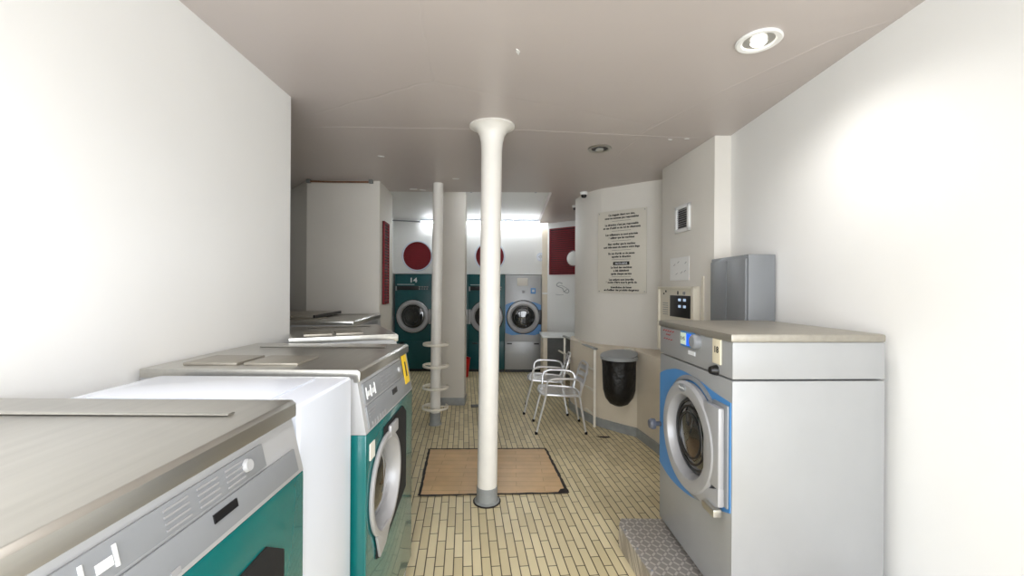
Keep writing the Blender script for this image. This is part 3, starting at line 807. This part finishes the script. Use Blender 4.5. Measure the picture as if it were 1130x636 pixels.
# ------------------------------------------------------------------ things on the right wall  (wall line X = 1.74 - .0795 Y, faces -x)
wz = R(-90) + math.atan(.0795)
def wl(y): return 1.7400 - .0795*y
t = thing('wall_vent', 'small white square wall vent with slanted slots, high on the right wall', 'vent', (wl(3.54)-.001, 3.54, 2.10), wz)
b = MB()
for (x0, x1, z0, z1) in ((-.12, -.09, -.115, .115), (.09, .12, -.115, .115), (-.12, .12, .085, .115), (-.12, .12, -.115, -.085)): b.box(x0, x1, -.022, 0, z0, z1, 'wall_white', bev=.003)
b.build('frame', t)
MB().box(-.09, .09, -.004, .0, -.085, .085, 'tape').build('backing', t)
for i in range(9):
    b = MB(); z = -.076 + .019*i; b.prism([(-.018, z-.0085), (-.015, z-.0085), (-.004, z+.004), (-.007, z+.004)], 'x', -.09, .09, 'door_grey'); b.build('slat', t)
t = thing('paper_notice', 'faint white paper notice taped to the right wall above the payment terminal', 'notice', (wl(3.61)-.001, 3.61, 1.675), wz)
MB().box(-.17, .17, -.003, 0, -.10, .10, 'wall_white').build('sheet', t)
b = MB()
for i, (x, z) in enumerate([(-.10, .03), (-.03, .05), (.03, -.04), (.09, -.03), (-.06, -.05), (.1, .04)]):
    b.tube([(x, -.0035, z), (x+.03, -.0035, z+.015)], .0025, 'pale_ink', n=5)
b.build('faint_print', t)
t = thing('payment_terminal', 'cream wall mounted payment panel with a black display and four lit keys', 'payment terminal', (wl(3.6)-.001, 3.6, 1.5), wz)
MB().box(-.33, .33, -.035, 0, -.56, .02, 'cream_metal', bev=.005).build('box', t)
b = MB()
for (x0, x1, z0, z1) in ((-.33, -.305, -.56, .02), (.285, .33, -.56, .02), (-.33, .33, .0, .02)): b.box(x0, x1, -.055, -.03, z0, z1, 'cream_metal', bev=.005)
b.build('frame', t)
MB().box(-.10, .25, -.042, -.034, -.24, -.055, 'black', bev=.003).build('display', t)
for i in range(2):
    for j in range(2):
        MB().box(.085+.085*i-.022, .085+.085*i+.018, -.047, -.041, -.095-.055*j-.008, -.095-.055*j+.014, 'key_light', bev=.002).build('key', t)
b = MB(); b.lathe([(0, -.044), (.013, -.044), (.014, -.034)], 'panel_dark', (.15, 0, -.035), 'y', 16)
b.build('lock', t)
MB().box(.03, .045, -.039, -.034, -.048, -.018, 'black').build('coin_slot', t)
b = MB(); b.box(-.24, -.225, -.038, -.034, -.05, -.035, 'black_ink'); b.box(-.20, -.18, -.038, -.034, -.03, -.012, 'black_ink')
b.build('printed_marks', t); b = MB()
for j in range(6): b.box(-.25, -.15, -.037, -.034, -.13-.02*j, -.125-.02*j, 'pale_ink')
b.build('instructions', t)
o = MB().box(-.015, .015, -.012, 0, 0, 1.2, 'cream_metal', bev=.003).build('cable_trunking', None, (wl(3.22)-.001, 3.22, .4), (0, 0, wz))
tag(o, 'narrow cream cable trunking running up beside the payment terminal', 'trunking')

# ------------------------------------------------------------------ rules sign on the curved wall
a = Vector((1.0, 4.77)); c = Vector((1.43, 4.415)); m_ = (a + c)/2; dirv = (c - a).normalized(); ang = math.atan2(dirv.y, dirv.x)
nv = Vector((dirv.y, -dirv.x))
t = thing('rules_sign', 'cream notice board of black printed laundry rules on the curved wall', 'sign', (m_.x + nv.x*.022, m_.y + nv.y*.022, 1.91), ang)
MB().box(-.285, .285, -.005, .004, -.46, .455, 'sign_plate', bev=.001).build('plate', t)
b = MB()
lines = [('Ce magasin étant non clos,', .40, 1), ('nous ne sommes pas responsables', .365, 1), ('-', .332, 0),
 ('La direction n\'est pas responsable', .29, 1), ('en cas d\'oubli ou de vol de vêtements', .255, 1), ('-', .222, 0),
 ('Les utilisateurs ne sont autorisés', .18, 1), ('à utiliser que les machines', .145, 1), ('-', .112, 0),
 ('Bien vérifier que la machine', .075, 1), ('soit vide avant de mettre votre linge', .04, 1), ('-', .008, 0),
 ('En cas d\'arrêt ou de panne', -.03, 1), ('appeler la direction', -.065, 1), ('-', -.095, 0),
 ('#NOTA BENE', -.14, 1), ('Le fond des machines', -.185, 1), ('a été désinfecté', -.22, 1), ('après chaque service', -.255, 1), ('-', -.285, 0),
 ('Les enfants sont interdits', -.32, 1), ('à moins d\'être sous la garde de', -.35, 1), ('-', -.378, 0),
 ('Interdiction de fumer', -.405, 1), ('et d\'utiliser des produits dangereux', -.435, 1)]
for s, z, k in lines:
    if k == 0: b.box(-.11, .11, -.0065, -.0045, z+.006, z+.009, 'black_ink')
    elif s[0] == '#':
        b.box(-.095, .095, -.0065, -.0045, z-.010, z+.028, 'black_ink')
        b.text(s[1:], .026, 'white_ink', front(0, -.0068, z), bold=.0004, depth=.0003)
    else: b.text(s, .030, 'black_ink', front(0, -.0055, z), bold=.0014, depth=.0005, sx=.95)
b.build('printed_text', t)
b = MB()
for x in (-.265, .265):
    for z in (-.44, .435): b.lathe([(0, -.009), (.005, -.008), (.006, -.005)], 'panel_dark', (x, 0, z), 'y', 10)
b.build('screw', t)

# ------------------------------------------------------------------ dome cameras, downlights
for (x, y, z, lab) in ((.845, 4.93, ZC, 'small white and black security camera on the ceiling above the curved wall'),
                       (.865, 5.72, ZC, 'smaller security camera farther back, at the left edge of the curved wall')):
    t = thing('security_camera', lab, 'camera', (x, y, z), 0, 'ceiling security cameras')
    MB().lathe([(.045, 0), (.045, -.018), (.038, -.03), (.030, -.034)], 'wall_white', n=24).build('base', t)
    MB().lathe([(.034, -.030), (.034, -.045), (.024, -.062), (0, -.068)], 'black', n=24).build('dome', t)
def downlight(x, y, lab, lit, col=(1, .97, .94), power=0):
    t = thing('ceiling_downlight', lab, 'ceiling light', (x, y, ZC), 0, 'recessed ceiling downlights')
    MB().lathe([(.068, -.001), (.095, -.001), (.097, -.007), (.090, -.012), (.072, -.010), (.066, -.004)], 'wall_white' if lit else 'stainless', n=36, closed=True).build('trim_ring', t)
    MB().lathe([(.068, -.003), (.04, -.002), (.0, -.0015)], 'black' if not lit else 'stainless', n=30).build('reflector', t)
    MB().lathe([(.030, -.003), (.034, -.012), (.026, -.02), (0, -.023)], 'lamp_glow' if lit else 'bulb_off', n=24).build('bulb', t)
    if power:  # fill spot, only under the added unseen fittings
        l = bpy.data.lights.new('added_fill_lamp', 'SPOT'); l.energy = power; l.color = col; l.spot_size = R(155); l.spot_blend = .9; l.shadow_soft_size = .09
        o = bpy.data.objects.new('added_fill_lamp', l); COL.objects.link(o); o.location = (x, y, ZC-.05)
downlight(.705, 3.38, 'round recessed ceiling light with a chrome rim, right of the white pole', False)
downlight(1.12, 1.9, 'added lit ceiling light, out of view over the grey and blue washer', True, power=24)  # added out of view to brighten the pier and right side
downlight(-.3, .6, 'added lit ceiling light, out of view overhead', True, power=45)  # added above the view as fill for the near room
downlight(-.75, -.6, 'added lit ceiling light, out of view behind the viewer', True, power=25)  # added behind the camera, more fill from the front

# ------------------------------------------------------------------ wall bin
wp = Vector((1.22, 4.27)); nb = Vector((-.74, -.67)).normalized(); cb = wp + nb*.205
t = thing('wall_bin', 'grey lidded wall bin holding a black bag, fixed to the low wall', 'bin', (cb.x, cb.y, 0), math.atan2(nb.y, nb.x) + PI/2)
b = MB()
def bagw(a, i): return 1 + .02*math.sin(7*a + i) + .012*math.sin(13*a+2*i)
b.lathe([(0, .335), (.04, .338), (.095, .365), (.135, .42), (.155, .50), (.160, .62), (.163, .74), (.168, .80), (.170, .815)], 'bag', n=56, wob=bagw)
b.build('bag', t)
b = MB(); b.lathe([(.173, .80), (.182, .802), (.184, .83), (.174, .835)], 'lid_plastic', n=44, closed=True); b.box(-.05, .05, .15, .205, .80, .85, 'lid_plastic', bev=.006); b.build('hoop', t)
b = MB(); b.T = Matrix.Translation((0, 0, .850)) @ Matrix.Rotation(R(7), 4, 'X'); b.lathe([(0, .018), (.10, .016), (.165, .008), (.182, .0), (.18, -.006), (0, -.006)], 'lid_plastic', n=44); b.build('lid', t)
MB().box(-.06, .06, .186, .208, .66, .89, 'cream_metal', bev=.004).build('wall_bracket', t)

# ------------------------------------------------------------------ table at back, bucket
t = thing('side_table', 'white topped table in the back corner beyond the chairs', 'table', (.46, 6.30, 0))
MB().box(0, .56, 0, .62, .745, .775, 'table_white', bev=.005).build('table_top', t)
MB().box(.02, .085, .03, .60, 0, .745, 'dado_paint', bev=.003).build('side_panel', t)
MB().box(.085, .52, .50, .53, 0, .745, 'grout_grey').build('back_panel', t)
MB().box(.49, .53, .10, .14, 0, .745, 'rail_paint', bev=.003).build('leg', t)
t = thing('bucket', 'red plastic bucket on the floor, mostly hidden by the square pillar', 'bucket', (-.832, 7.02, 0))
MB().lathe([(0, .004), (.10, .0), (.105, .02), (.135, .30), (.142, .305), (.142, .315), (.130, .315), (.10, .02), (0, .014)], 'red_plastic', n=36).build('tub', t)
hp = [(.14*math.cos(a), .0, .30+.05*math.sin(a)) for a in [PI*i/16 for i in range(17)]]
MB().tube(hp, .004, 'panel_dark', n=6).build('handle', t)

# ------------------------------------------------------------------ light
w = bpy.data.worlds.new('world'); SC.world = w; w.use_nodes = True
w.node_tree.nodes['Background'].inputs[0].default_value = (.85, .93, 1, 1)
w.node_tree.nodes['Background'].inputs[1].default_value = 1.0
l = bpy.data.lights.new('shop_window_daylight', 'AREA'); l.shape = 'RECTANGLE'; l.size = 2.7; l.size_y = 2.0; l.energy = 120; l.color = (.93, .96, 1)
o = bpy.data.objects.new('shop_window_daylight', l); COL.objects.link(o); o.location = (.12, -1.75, 1.4); o.rotation_euler = (R(90), 0, 0)

# ------------------------------------------------------------------ camera
cd = bpy.data.cameras.new('camera'); cd.sensor_width = 36; cd.sensor_fit = 'HORIZONTAL'; cd.lens = 36*F/1130; cd.clip_start = .05
cam = bpy.data.objects.new('camera', cd); COL.objects.link(cam); cam.location = (0, 0, HC)
cam.rotation_euler = (Matrix.Rotation(R(90), 4, 'X') @ Matrix.Rotation(R(.35), 4, 'Z')).to_euler()
SC.camera = cam
SC.view_settings.view_transform = 'Standard'; SC.view_settings.look = 'None'
SC.view_settings.gamma = 1; SC.view_settings.use_curve_mapping = False
SC.view_settings.exposure = 0.15
